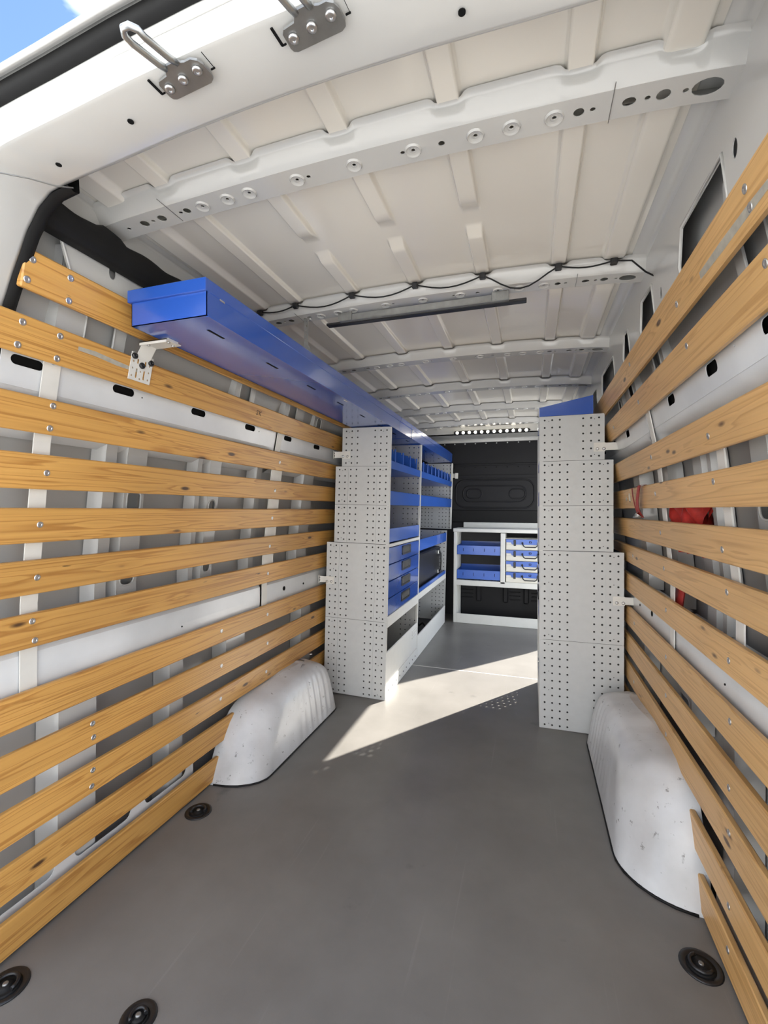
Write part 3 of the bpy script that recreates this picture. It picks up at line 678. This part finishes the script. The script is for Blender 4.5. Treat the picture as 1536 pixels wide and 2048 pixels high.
def tray(root, sx, y0, y1, z, lip, depth, nm='shelf_tray', mat='blue2', nbar=0, barh=.1, x0=.004, back=None):
    mb = MB(); t = .0015
    mb.box(sx * x0, sx * depth, y0 + .004, y1 - .004, z, z + t); mb.box(sx * x0, sx * (x0 + t), y0, y1, z, z + lip); mb.box(sx * (x0), sx * (x0 + .010), y0, y1, z + lip - t, z + lip)
    mb.box(sx * (depth - t), sx * depth, y0, y1, z, z + (back or lip * .8))
    o = mb.ob(nm, mat, root)
    for k in range(nbar):
        y = y0 + (y1 - y0) * (k + .6) / (nbar + .2)
        MB().add([(sx * (x0 + .004), y, z + .002), (sx * (depth - .004), y, z + .002), (sx * (depth - .004), y, z + barh), (sx * (x0 + .12), y, z + barh), (sx * (x0 + .02), y, z + barh * .86), (sx * (x0 + .004), y, z + lip),
                  (sx * (x0 + .004), y + .0015, z + .002), (sx * (depth - .004), y + .0015, z + .002), (sx * (depth - .004), y + .0015, z + barh), (sx * (x0 + .12), y + .0015, z + barh), (sx * (x0 + .02), y + .0015, z + barh * .86), (sx * (x0 + .004), y + .0015, z + lip)],
                 [(0, 1, 2, 3, 4, 5), (11, 10, 9, 8, 7, 6)] + [(i, (i + 1) % 6, (i + 1) % 6 + 6, i + 6) for i in range(6)]).ob('divider', mat, o)
        MB().box(sx * (x0 + .002), sx * (x0 + .010), y - .009, y + .010, z + lip, z + barh * .86, .002).ob('divider_edge', mat, o)
    return o
def drawer(root, sx, y0, y1, z0, z1, depth, parent_nm='drawer'):
    mb = MB().box(sx * .002, sx * .012, y0, y1, z0 + .002, z1 - .002, .002)
    mb.box(sx * .012, sx * depth, y0 + .03, y0 + .0315, z0 + .008, z1 - .02); mb.box(sx * .012, sx * depth, y1 - .0115, y1 - .01, z0 + .008, z1 - .02); mb.box(sx * .012, sx * depth, y0 + .03, y1 - .01, z0 + .008, z0 + .0095); mb.box(sx * (depth - .0015), sx * depth, y0 + .01, y1 - .01, z0 + .008, z1 - .02)
    d = mb.ob(parent_nm, 'blue', root)
    yc = (y0 + y1) / 2 + .02; zc = (z0 + z1) / 2 + .012
    pm = plate(rrect(0, 0, .215, .062, .014), [rrect(0, 0, .175, .040, .008)], .006)
    MB().mesh(pm, lambda v: (sx * -.001 + sx * v.z * -1, yc + v.x, zc + v.y)).ob('handle_frame', 'plastic', d)
    MB().box(sx * .0005, sx * .0018, yc - .088, yc + .088, zc - .020, zc + .020).ob('handle_recess', 'dark', d)
    for s in (-1, 1): MB().box(sx * -.003, sx * .0015, yc + s * .080, yc + s * .090, zc - .018, zc + .018, .003).ob('handle_end', 'steel', d)
    return d
def tie_bracket(root, sx, y, x, z, ln):
    o = MB().box(sx * (x - .055), sx * x, y - .0035, y - .001, z - .026, z + .020).box(sx * x, sx * (x + ln), y - .0035, y - .001, z - .020, z + .018).box(sx * (x + ln - .002), sx * (x + ln), y - .02, y + .012, z - .026, z + .024).ob('tie_bracket', 'strap', root)
    for u in (.018, .048): MB().lathe([(.008, 0), (.008, -.003), (.004, -.005)], (sx * (x - .055 + u), y - .0035, z - .012), 'y', 10).ob('bracket_bolt', 'screw', o)
    for s in (-.008, .008): MB().lathe([(.005, -.0005), (.005, .0005)], (sx * (x + ln - .0035), y - .004, z + s), 'x', 10).ob('bracket_hole', 'hole', o)

def shade_sheet(root, sx, y):  # dark sheet added behind the panel, stands for the shade seen through its holes
    mb = MB()
    for z, h, w in MODS: mb.box(sx * .020, sx * (w - .006), y, y + .001, z, z + h + .001)
    mb.ob('inner_shade_sheet', 'dark', root)

# ---- left shelving: near unit with drawers
LU = thing('drawer_shelving', 'grey perforated shelving unit with four blue drawers, on the left near the wheel arch', 'shelving', (-.424, 2.60, 0), (0, math.radians(1.0), 0))
UL = .812
end_panels(LU, -1, 0.0); end_panels(LU, -1, UL)
for y in (.0, UL - .016): MB().box(-.018, .001, y + .0015, y + .016, .0, 1.655, .002).ob('front_post', 'frame', LU)
yA, yB = .017, UL - .018
shade_sheet(LU, -1, .012)
MB().box(-.40, -.398, yA, yB, .0, .94).box(-.352, -.350, yA, yB, .945, 1.415).box(-.312, -.310, yA, yB, 1.417, 1.65).ob('back_sheet', 'dark', LU)  # dark backs added so the open shelves stay dark inside
tray(LU, -1, yA, yB, 1.405, .050, .31, nbar=4, barh=.15, nm='divider_tray')
tray(LU, -1, yA, yB, 1.184, .086, .345)
tray(LU, -1, yA, yB, .955, .084, .345)
MB().box(-.016, .0, yA, yB, .926, .946, .002).ob('cross_rail', 'frame', LU)
DH = .1045
for k in range(4): drawer(LU, -1, yA + .002, yB - .002, .505 + DH * k, .505 + DH * (k + 1), .36)
MB().box(-.39, .001, yA, yB, .435, .503, .002).ob('cross_beam', 'frame', LU)
MB().box(-.012, -.001, yA, yB, .085, .285, .004).box(-.0015, .004, yA + .62, yB, .20, .206).box(-.0015, .004, yA + .62, yB, .225, .231).box(-.0015, .004, yA + .62, yB, .25, .256).ob('kick_panel', 'frame', LU)
pl = MB().box(-.012, .001, yA, yB, .0, .083, .002).ob('plinth', 'frame', LU)
for k in range(9): MB().lathe([(.006, -.0006), (.006, .0006)], (.0014, yA + .05 + k * .085, .04), 'x', 10).ob('plinth_hole', 'hole', pl)
MB().box(-.39, -.014, yA, yB, .02, .022).ob('base_shelf', 'dark', LU)
tie_bracket(LU, -1, 0, .315, 1.49, .052); tie_bracket(LU, -1, 0, .405, .708, .045)

# ---- left shelving: far unit
FU = thing('tray_shelving', 'grey and blue tray shelving unit at the far left, beside the workbench', 'shelving', (-.424, 3.414, 0), (0, math.radians(1.0), 0))
F1, F2 = 1.190, 1.462
for z, h, w in MODS:
    end_panels(FU, -1, F1 if z < .9 else F2, levels=[(z, h, w)])
MB().box(-.018, .001, F2 - .015, F2 - .001, .95, 1.655, .002).ob('front_post', 'frame', FU)
MB().box(-.40, -.398, .004, F1 - .003, .0, .94).box(-.352, -.350, .004, F2 - .003, .945, 1.415).box(-.312, -.310, .004, F2 - .003, 1.417, 1.65).ob('back_sheet', 'dark', FU)  # added dark backs, hide the lit wall behind the trays
tray(FU, -1, .006, F2 - .017, 1.405, .050, .31, nbar=9, barh=.15, nm='divider_tray')
tray(FU, -1, .006, F2 - .017, 1.184, .086, .345)
tray(FU, -1, .006, F1 - .003, .835, .088, .345)
MB().box(-.39, .0, .004, F1 - .003, .455, .505, .002).ob('cross_beam', 'frame', FU)
tray(FU, -1, .006, F1 - .003, .506, .030, .38)
MB().box(-.012, .001, .004, F1 - .003, .0, .175, .003).ob('plinth', 'frame', FU)
MB().box(-.39, -.014, .004, F1 - .003, .02, .022).ob('base_shelf', 'dark', FU)
MB().box(.0, .032, F2 - .006, F2 - .0035, 1.50, 1.545).box(.030, .062, F2 - .03, F2 - .0275, 1.49, 1.55).ob('tie_bracket', 'strap', FU)

# ---- black case on the far unit, cable on its base shelf
cx, cy = -.424 - .035, 3.46
bc = thing('equipment_case', 'black hard case standing on the beam of the far left shelving', 'case', (cx + .01, cy, .5125), (0, math.radians(1.0), 0))
MB().box(-.30, 0, 0, .98, .0, .285, .012).ob('case_body', 'plastic', bc)
MB().tube([(.002, .86, .05), (.030, .86, .065), (.034, .86, .145), (.030, .86, .225), (.002, .86, .24)], .008, 8).ob('carry_handle', 'plastic', bc)
for z in (.05, .235): MB().box(-.001, .012, .84, .88, z - .018, z + .018, .004).ob('handle_mount', 'steel', bc)
pts = [(-.55 - .10 * math.cos(a * .55), 3.5 + .075 * a, .045 + .05 * math.sin(a * 1.3) ** 2) for a in [k * .5 for k in range(24)]]
tag(MB().tube(pts, .008, 8).ob('loose_cable', 'rubber'), 'black cable lying coiled on the bottom shelf of the far left unit', 'cable')

# ---- right shelving tower
RU = thing('shelving_tower', 'grey perforated shelving tower with a sloping blue top, on the right before the side door', 'shelving', (.460, 2.55, 0), (0, math.radians(-.5), 0))
RL = .66
end_panels(RU, 1, 0.0); end_panels(RU, 1, RL)
for y in (0., RL - .016): MB().box(-.001, .018, y + .0015, y + .016, 0, 1.655, .002).ob('front_post', 'frame', RU)
yA, yB = .017, RL - .018
shade_sheet(RU, 1, .012)
MB().box(.398, .40, yA, yB, 0, .94).box(.350, .352, yA, yB, .945, 1.415).box(.310, .312, yA, yB, 1.417, 1.65).ob('back_sheet', 'dark', RU)  # dark backs added to keep the tower interior dark
for z, lp_ in ((1.405, .05), (1.184, .086), (.955, .084), (.48, .08)): tray(RU, 1, yA, yB, z, lp_, .31 if z > 1.2 else .345)
for k in range(3): drawer(RU, 1, yA + .002, yB - .002, .60 + .1045 * k, .60 + .1045 * (k + 1), .33)
MB().box(-.001, .012, yA, yB, 0, .17, .003).ob('plinth', 'frame', RU)
tie_bracket(RU, 1, 0, .318, 1.485, .062); tie_bracket(RU, 1, 0, .408, .70, .048)
mb = MB()
pr = [(0, 1.656), (.262, 1.656), (.262, 1.752), (0, 1.703)]
mb.add([(x, y, z) for y in (.001, RL - .001) for x, z in pr], [(0, 1, 2, 3), (7, 6, 5, 4)] + [(i, (i + 1) % 4, (i + 1) % 4 + 4, i + 4) for i in range(4)])
mb.ob('sloping_top', 'blue', RU)

# ---- long blue boxes over the left shelving
def long_box(y0, y1, label, first):
    o = thing('long_storage_box', label, 'storage box', (-.405, y0, 1.6625), (0, 0, 0))
    L_ = y1 - y0; w = .252; h = .092; t = .002
    mb = MB().box(-w, 0, 0, L_, 0, t).box(-w, -w + t, 0, L_, 0, h).box(-t, 0, 0, L_, 0, h).box(-w, 0, 0, t, 0, h).box(-w, 0, L_ - t, L_, 0, h)
    mb.box(-.006, .0015, .004, L_ - .004, -.0015, .006)
    o2 = mb.ob('box_body', 'blue', o)
    MB().box(-w - .008, .002, -.008, L_ + .002, .064, .098, .0015).ob('box_lid', 'blue', o)
    for k in range(int(L_ / .3)):
        MB().box(-.066, -.058, .08 + k * .3, .15 + k * .3, -.0006, .0004).ob('bottom_slot', 'hole', o2)
    MB().box(.0005, .0025, .05, .07, .060, .0645).ob('lid_stud', 'screw', o2)
    return o
B1 = long_box(.985, 3.112, 'long blue metal storage box on the left under the roof, square end nearest', True)
B2 = long_box(3.122, 4.87, 'long blue storage box on top of the far left shelving, behind the nearer box', False)
MB().box(-.018, -.012, .95, .99, -.0012, 0).ob('paper_tag', 'tape', B1)
# bent perforated bracket that carries the box
kb = MB(); KY = .115; BZ = 1.6625
holes = [rrect(-.014, .022, .007, .028, .003), rrect(.014, .022, .007, .028, .003), rrect(-.014, .062, .007, .024, .003), rrect(.014, .062, .007, .024, .003)]
for u in (-.030, 0, .030):
    for v in (.012, .034, .054): holes.append(circ(u, v + (.0 if u else -.004), .0030, 8))
pm = plate([(-.040, 0), (.040, 0), (.040, .080), (-.040, .080)], holes, .0025)
def brk(v): z = 1.548 - BZ + v.y; return (wx(-1, BZ + z) + .405 + .0035 + v.z, KY + v.x, z)
kb.mesh(pm, brk)
zt = 1.612 - BZ; xt = wx(-1, BZ + zt) + .405 + .0035
kb.box(0, 1, -1, 1, 0, 1, mat=Matrix(((.028, 0, 0.0025, xt), (0, .026, 0, KY), (-.008 - zt, 0, .0015, zt), (0, 0, 0, 1))))
kb.box(xt + .020, xt + .120, KY - .030, KY + .030, -.0085, -.006)
kb.box(xt + .020, xt + .120, KY - .030, KY - .0275, -.016, -.006)
kb.box(-.240, -.215, KY - .02, KY + .02, -.0065, -.0005)
KB = kb.ob('box_bracket', 'strap', B1)
for u, z in ((-.031, 1.617 - BZ), (.031, 1.612 - BZ), (.0, 1.596 - BZ)):
    x = wx(-1, BZ + z) + .405 + .0045
    MB().lathe([(.0095, 0), (.0095, .005), (.0075, .0075), (.003, .0078), (.0028, .005)], (x, KY + u, z), 'x', 12).ob('black_bolt', 'plastic', KB)
for u, v in ((xt + .035, -.01), (xt + .10, .018), (xt + .11, -.01)): MB().lathe([(.005, 0), (.0045, -.004), (.002, -.005)], (u, KY + v, -.0085), 'z', 10).ob('bracket_screw', 'screw', KB)

# ---- workbench in front of the bulkhead
WBX, WBY = -.343, 4.640
WB = thing('workbench', 'cream workbench with blue trays and a case rack at the dark front bulkhead', 'workbench', (WBX, WBY, 0))
BW, BD = 1.015, .325
for x in (0, BW - .03): MB().box(x, x + .03, .0, BD, 0, .93, .003).ob('side_panel', 'frame', WB)
for k in range(5): MB().box(.0302, .034, .05 + k * .05, .056 + k * .05, .0, .93).ob('side_rib', 'frame', WB)
MB().box(.466, .512, .0, BD, .42, .925, .003).ob('centre_post', 'frame', WB)
MB().box(-.006, BW + .006, -.008, BD, .930, .966, .004).ob('worktop', 'frame', WB)
MB().box(.055, BW, BD - .02, BD, .966, 1.022, .004).ob('upstand', 'frame', WB)
MB().box(.03, BW - .03, .0, BD, .385, .440, .003).ob('shelf_beam', 'frame', WB)
MB().box(.03, BW - .03, .0, .012, .0, .095, .003).ob('plinth', 'frame', WB)
MB().box(.03, .466, BD - .004, BD - .001, .44, .93).ob('back_sheet', 'dark', WB)
for z in (.70, .452):
    mb = MB().box(.034, .464, .004, .0055, z, z + .092).box(.034, .464, .004, BD - .01, z, z + .0015).box(.034, .464, BD - .012, BD - .01, z, z + .12).box(.034, .0355, .004, BD - .01, z, z + .092).box(.4625, .464, .004, BD - .01, z, z + .092)
    t = mb.ob('tray', 'blue2', WB)
    for k in range(4): MB().box(.095 + k * .105, .099 + k * .105, .0025, .004, z + .035, z + .065).ob('tray_slot', 'hole', t)
for k in range(5): MB().box(.512, BW - .03, .004, BD - .01, .438 + .1085 * k, .4405 + .1085 * k).ob('runner_shelf', 'frame', WB)
names = ['lowest', 'third from the top', 'second from the top', 'topmost']
for k in range(4):
    z = .4415 + .1085 * k
    c = thing('tool_case', 'blue and cream tool case, %s of four in the workbench rack' % names[k], 'tool case', (WBX + .520, WBY, z), (0, 0, 0), 'tool cases in the workbench rack')
    W_, Hh, Dp = .455, .100, .30
    MB().box(0, W_, .002, Dp, .0, .048, .004).ob('case_bottom', 'cream', c)
    pts = [(0, .070), (.045, .070), (.055, .050), (W_ - .055, .050), (W_ - .045, .070), (W_, .070), (W_, Hh), (0, Hh)]
    pm = plate(pts, [], Dp - .004); MB().mesh(pm, lambda v: (v.x, Dp / 2 - v.z, v.y)).ob('case_lid', 'blue2', c)
    MB().box(.002, W_ - .002, .004, Dp - .01, .046, .074, .002).ob('case_shoulder', 'cream', c)
    for x in (.072, W_ - .094): MB().box(x, x + .022, -.006, .004, .036, .094, .003).ob('latch', 'plastic', c)
    MB().tube([(.155, .0, .066), (.155, -.018, .062), (.165, -.022, .040), (.180, -.022, .028), (.275, -.022, .028), (.290, -.022, .040), (.300, -.018, .062), (.300, .0, .066)], .0055, 8).ob('handle', 'plastic', c)
    for x in (.155, .300): MB().lathe([(.010, .004), (.010, -.008), (.006, -.010)], (x, 0, .066), 'y', 10).ob('handle_pivot', 'plastic', c)
    pm = plate(rrect(0, 0, .024, .018, .004), [rrect(0, 0, .014, .009, .002)], .002); MB().mesh(pm, lambda v: (.2275 + v.x, .0005, .075 + v.y)).ob('badge', 'plastic', c)

# ---- lamps
LP = thing('strip_lamp', 'lit strip lamp with round warm lights, on the front roof edge above the bulkhead', 'lamp', (0, 4.53, 1.925))
MB().box(-.335, .395, .0, .030, -.018, .018, .012).ob('lamp_body', 'plastic', LP)
for k in range(12):
    MB().lathe([(.014, .001), (.013, -.003), (.006, -.005)], (-.300 + k * .060, 0, -.002), 'y', 12).ob('lamp_light', 'lampglass', LP)
LB = thing('light_bar', 'thin black light bar on a grey mounting profile under the second roof rib', 'lamp', (0, 1.675, 1.905))
MB().box(-.395, .385, .012, .040, .0, .010, .002).ob('bar', 'plastic', LB)
MB().box(-.33, .325, -.004, .0, .004, .028, .001).box(-.33, .325, -.004, .014, .003, .006).ob('mounting_profile', 'gsteel', LB)
for x0 in (-.335, .265): MB().box(x0, x0 + .06, -.007, -.003, .004, .036, .001).box(x0 + .012, x0 + .016, -.009, -.004, .006, .034).box(x0 + .044, x0 + .048, -.009, -.004, .006, .034).ob('end_clamp', 'gsteel', LB)
for k in range(9): MB().box(-.30 + k * .07, -.275 + k * .07, .041, .0425, .002, .006).ob('lens', 'lampoff', LB)

# ---- cable along the second rib, with clips
pts = []
stops = [(-.74, 1.970), (-.645, None), (-.485, None), (-.245, None), (0., None), (.24, None), (.485, None), (.65, None), (.735, None)]
for a, b in zip(BEADX[:-1], BEADX[1:]):
    for k in range(8):
        t = k / 8; x = a + (b - a) * t; s = math.sin(PI * t)
        sag = .020 if abs(b - a) > .2 else .010
        if a > .2 and a < .3: sag = .047 ; s = s ** 1.3
        dz = .022 + sag * s; dy = -.004 + max(0, (dz - .022)) * .55
        pts.append((x, 1.598 + dy, zroof(x) - dz))
pts.append((.65, 1.594, zroof(.65) - .022)); pts += [(.70, 1.590, zroof(.70) - .028), (.735, 1.575, 1.895), (.752, 1.55, 1.868), (.765, 1.50, 1.852)]
pts = [(-.70, 1.590, zroof(.7) - .03)] + pts
CB = tag(MB().tube(pts, .0026, 7).ob('wiring_cable', 'rubber'), 'thin black cable clipped along the second roof rib', 'cable')
for b in BEADX: MB().box(b - .011, b + .011, 1.586, 1.604, zroof(b) - .034, zroof(b) - .014, .003).ob('cable_clip', 'plastic', CB)

# ---- slotted hanger below the second rib
HG = thing('hanger_strip', 'perforated zinc hanger strip dangling from the second roof rib over the blue box', 'bracket', (-.478, 1.672, 1.946))
pm = plate([(-.009, 0), (.009, 0), (.009, -.115), (.021, -.135), (.021, -.195), (-.021, -.195), (-.021, -.135), (-.009, -.115)],
           [circ(0, -.02 - .018 * k, .0032, 8) for k in range(5)] + [rrect(-.011, -.165, .006, .040, .003), rrect(.011, -.165, .006, .040, .003), circ(0, -.15, .003, 8), circ(0, -.18, .003, 8)], .002)
MB().mesh(pm, lambda v: (v.x, v.z, v.y)).ob('strip', 'steel', HG)
MB().box(-.03, .045, .0, .022, -.004, .0005, .001).ob('clamp_plate', 'steel', HG)
MB().lathe([(.007, -.004), (.007, -.010), (.003, -.012)], (.012, .011, 0), 'z', 6).ob('clamp_bolt', 'screw', HG)

# ---- door catch brackets on the rear frame
def catch(x, rot, label, loop):
    z = 1.8815 - .10 * x * x; o = thing('door_catch', label, 'bracket', (x - .004, .609 - .035 * x, z - .0042), (0, 0, rot), 'steel door catches on the rear frame')
    pm = plate([(-.048, -.016), (-.046, -.022), (-.040, -.025), (.038, -.025), (.046, -.021), (.049, -.014), (.049, .004), (.045, .013), (.036, .019), (.024, .019), (.018, .021), (.016, .026), (-.016, .026), (-.018, .018), (-.022, .013), (-.042, .011), (-.047, .006)][::-1], [], .004)
    MB().mesh(pm, lambda v: (v.x, -v.y, v.z - .002)).ob('catch_plate', 'gsteel', o)
    if loop:
        lp2 = [(-.012, -.022, -.003), (-.014, -.035, -.006), (-.022, -.075, -.008), (-.022, -.088, -.008), (-.014, -.096, -.008), (-.003, -.095, -.008), (.004, -.086, -.008), (.004, -.073, -.008), (.010, -.035, -.006), (.012, -.022, -.003)]
        MB().tube(lp2, .0052, 8).ob('catch_loop', 'steel', o)
    for sx_, sy in ((-.034, .004), (.0, .001), (.034, -.002)):
        MB().lathe([(.0085, -.004), (.008, -.0075), (.004, -.009), (.003, -.0065)], (sx_, sy, 0), 'z', 12).ob('catch_screw', 'screw', o)
    for s in (-1, 1): MB().box(s * .060 - .001, s * .058 + .001, -.018, .010, -.0012, .0008).box(s * .052, s * .060, .009, .011, -.0012, .0008).ob('pressed_slot', 'hole', o)
catch(-.146, -.10, 'steel door catch with a long slotted loop, left one on the white rear frame', True)
catch(.095, -.10, 'steel door catch plate at the top edge, right one on the white rear frame', True)

# ---- red webbing on the right wall
y0 = 2.06
RS = thing('red_strap', 'red webbing strap looped over a board on the right wall', 'strap', (wx(1, 1.26), y0, 1.26))
def ribbon(P, w, nm, parent, n=(0, 1, 0)):
    rows = [[Vector(p) + Vector(n) * (w * s) + Vector((0, 0, 0)) for s in (-.5, 0, .5)] for p in P]
    rows2 = [[p + Vector((-.0015, 0, 0)) for p in r] for r in rows]
    return MB().sheet(rows, True).sheet(rows2, True).ob(nm, 'red', parent)
e = wx(1, 1.26)
def RX(z): return wx(1, z) - e - .010
ribbon([(.022, .0, -.005), (.010, 0, .004), (RX(1.262), 0, .002), (RX(1.24) - .004, .008, -.02), (RX(1.20) - .008, .03, -.06), (RX(1.17) - .006, .045, -.09), (RX(1.15), .05, -.11), (.015, .055, -.128)], .050, 'wide_webbing', RS)
ribbon([(.022, .14, -.005), (.008, .14, .004), (RX(1.258), .14, -.002), (RX(1.22) - .003, .125, -.04), (RX(1.18) - .006, .09, -.08), (RX(1.15) - .004, .07, -.11), (.012, .06, -.13)], .018, 'narrow_webbing', RS)
for k in range(5): MB().tube([(.006 - .002 * k, .06 + .012 * k, -.100 - .006 * k), (-.012, .05 + .012 * k, -.112 - .004 * k), (.008, .045 + .010 * k, -.126)], .003, 6).ob('ratchet_tooth', 'steel', RS)
# folded red sheet tucked behind the boards
mb = MB(); rows = []
for i in range(25):
    y = 1.56 + i * .0145; row = []
    for j in range(9):
        z = 1.02 + j * .020; row.append((wx(1, z, .055) - .018 * math.sin(i * .55 + j * .5) * .6 - .010 * math.sin(i * 1.3 - j * .9) - .012 * math.sin(PI * i / 24), y, z))
    rows.append(row)
mb.sheet(rows, True)
mb.sheet([[(p[0] + .012, p[1], p[2]) for p in r] for r in rows], True)
tag(mb.ob('red_sheet', 'red'), 'crumpled red sheet tucked behind the boards of the right wall', 'tarpaulin')
mb = MB(); mb.sheet([[(wx(1, z, .034 + .006 * math.sin(z * 22)), y, z) for y in (1.795, 1.84, 1.89)] for z in [.78 + .02 * k for k in range(11)]], True)
mb.sheet([[(wx(1, z, .037 + .006 * math.sin(z * 22)), y, z) for y in (1.795, 1.84, 1.89)] for z in [.78 + .02 * k for k in range(11)]], True)
tag(mb.ob('red_strap_end', 'red'), 'red strap end hanging down behind the lower right boards', 'strap')
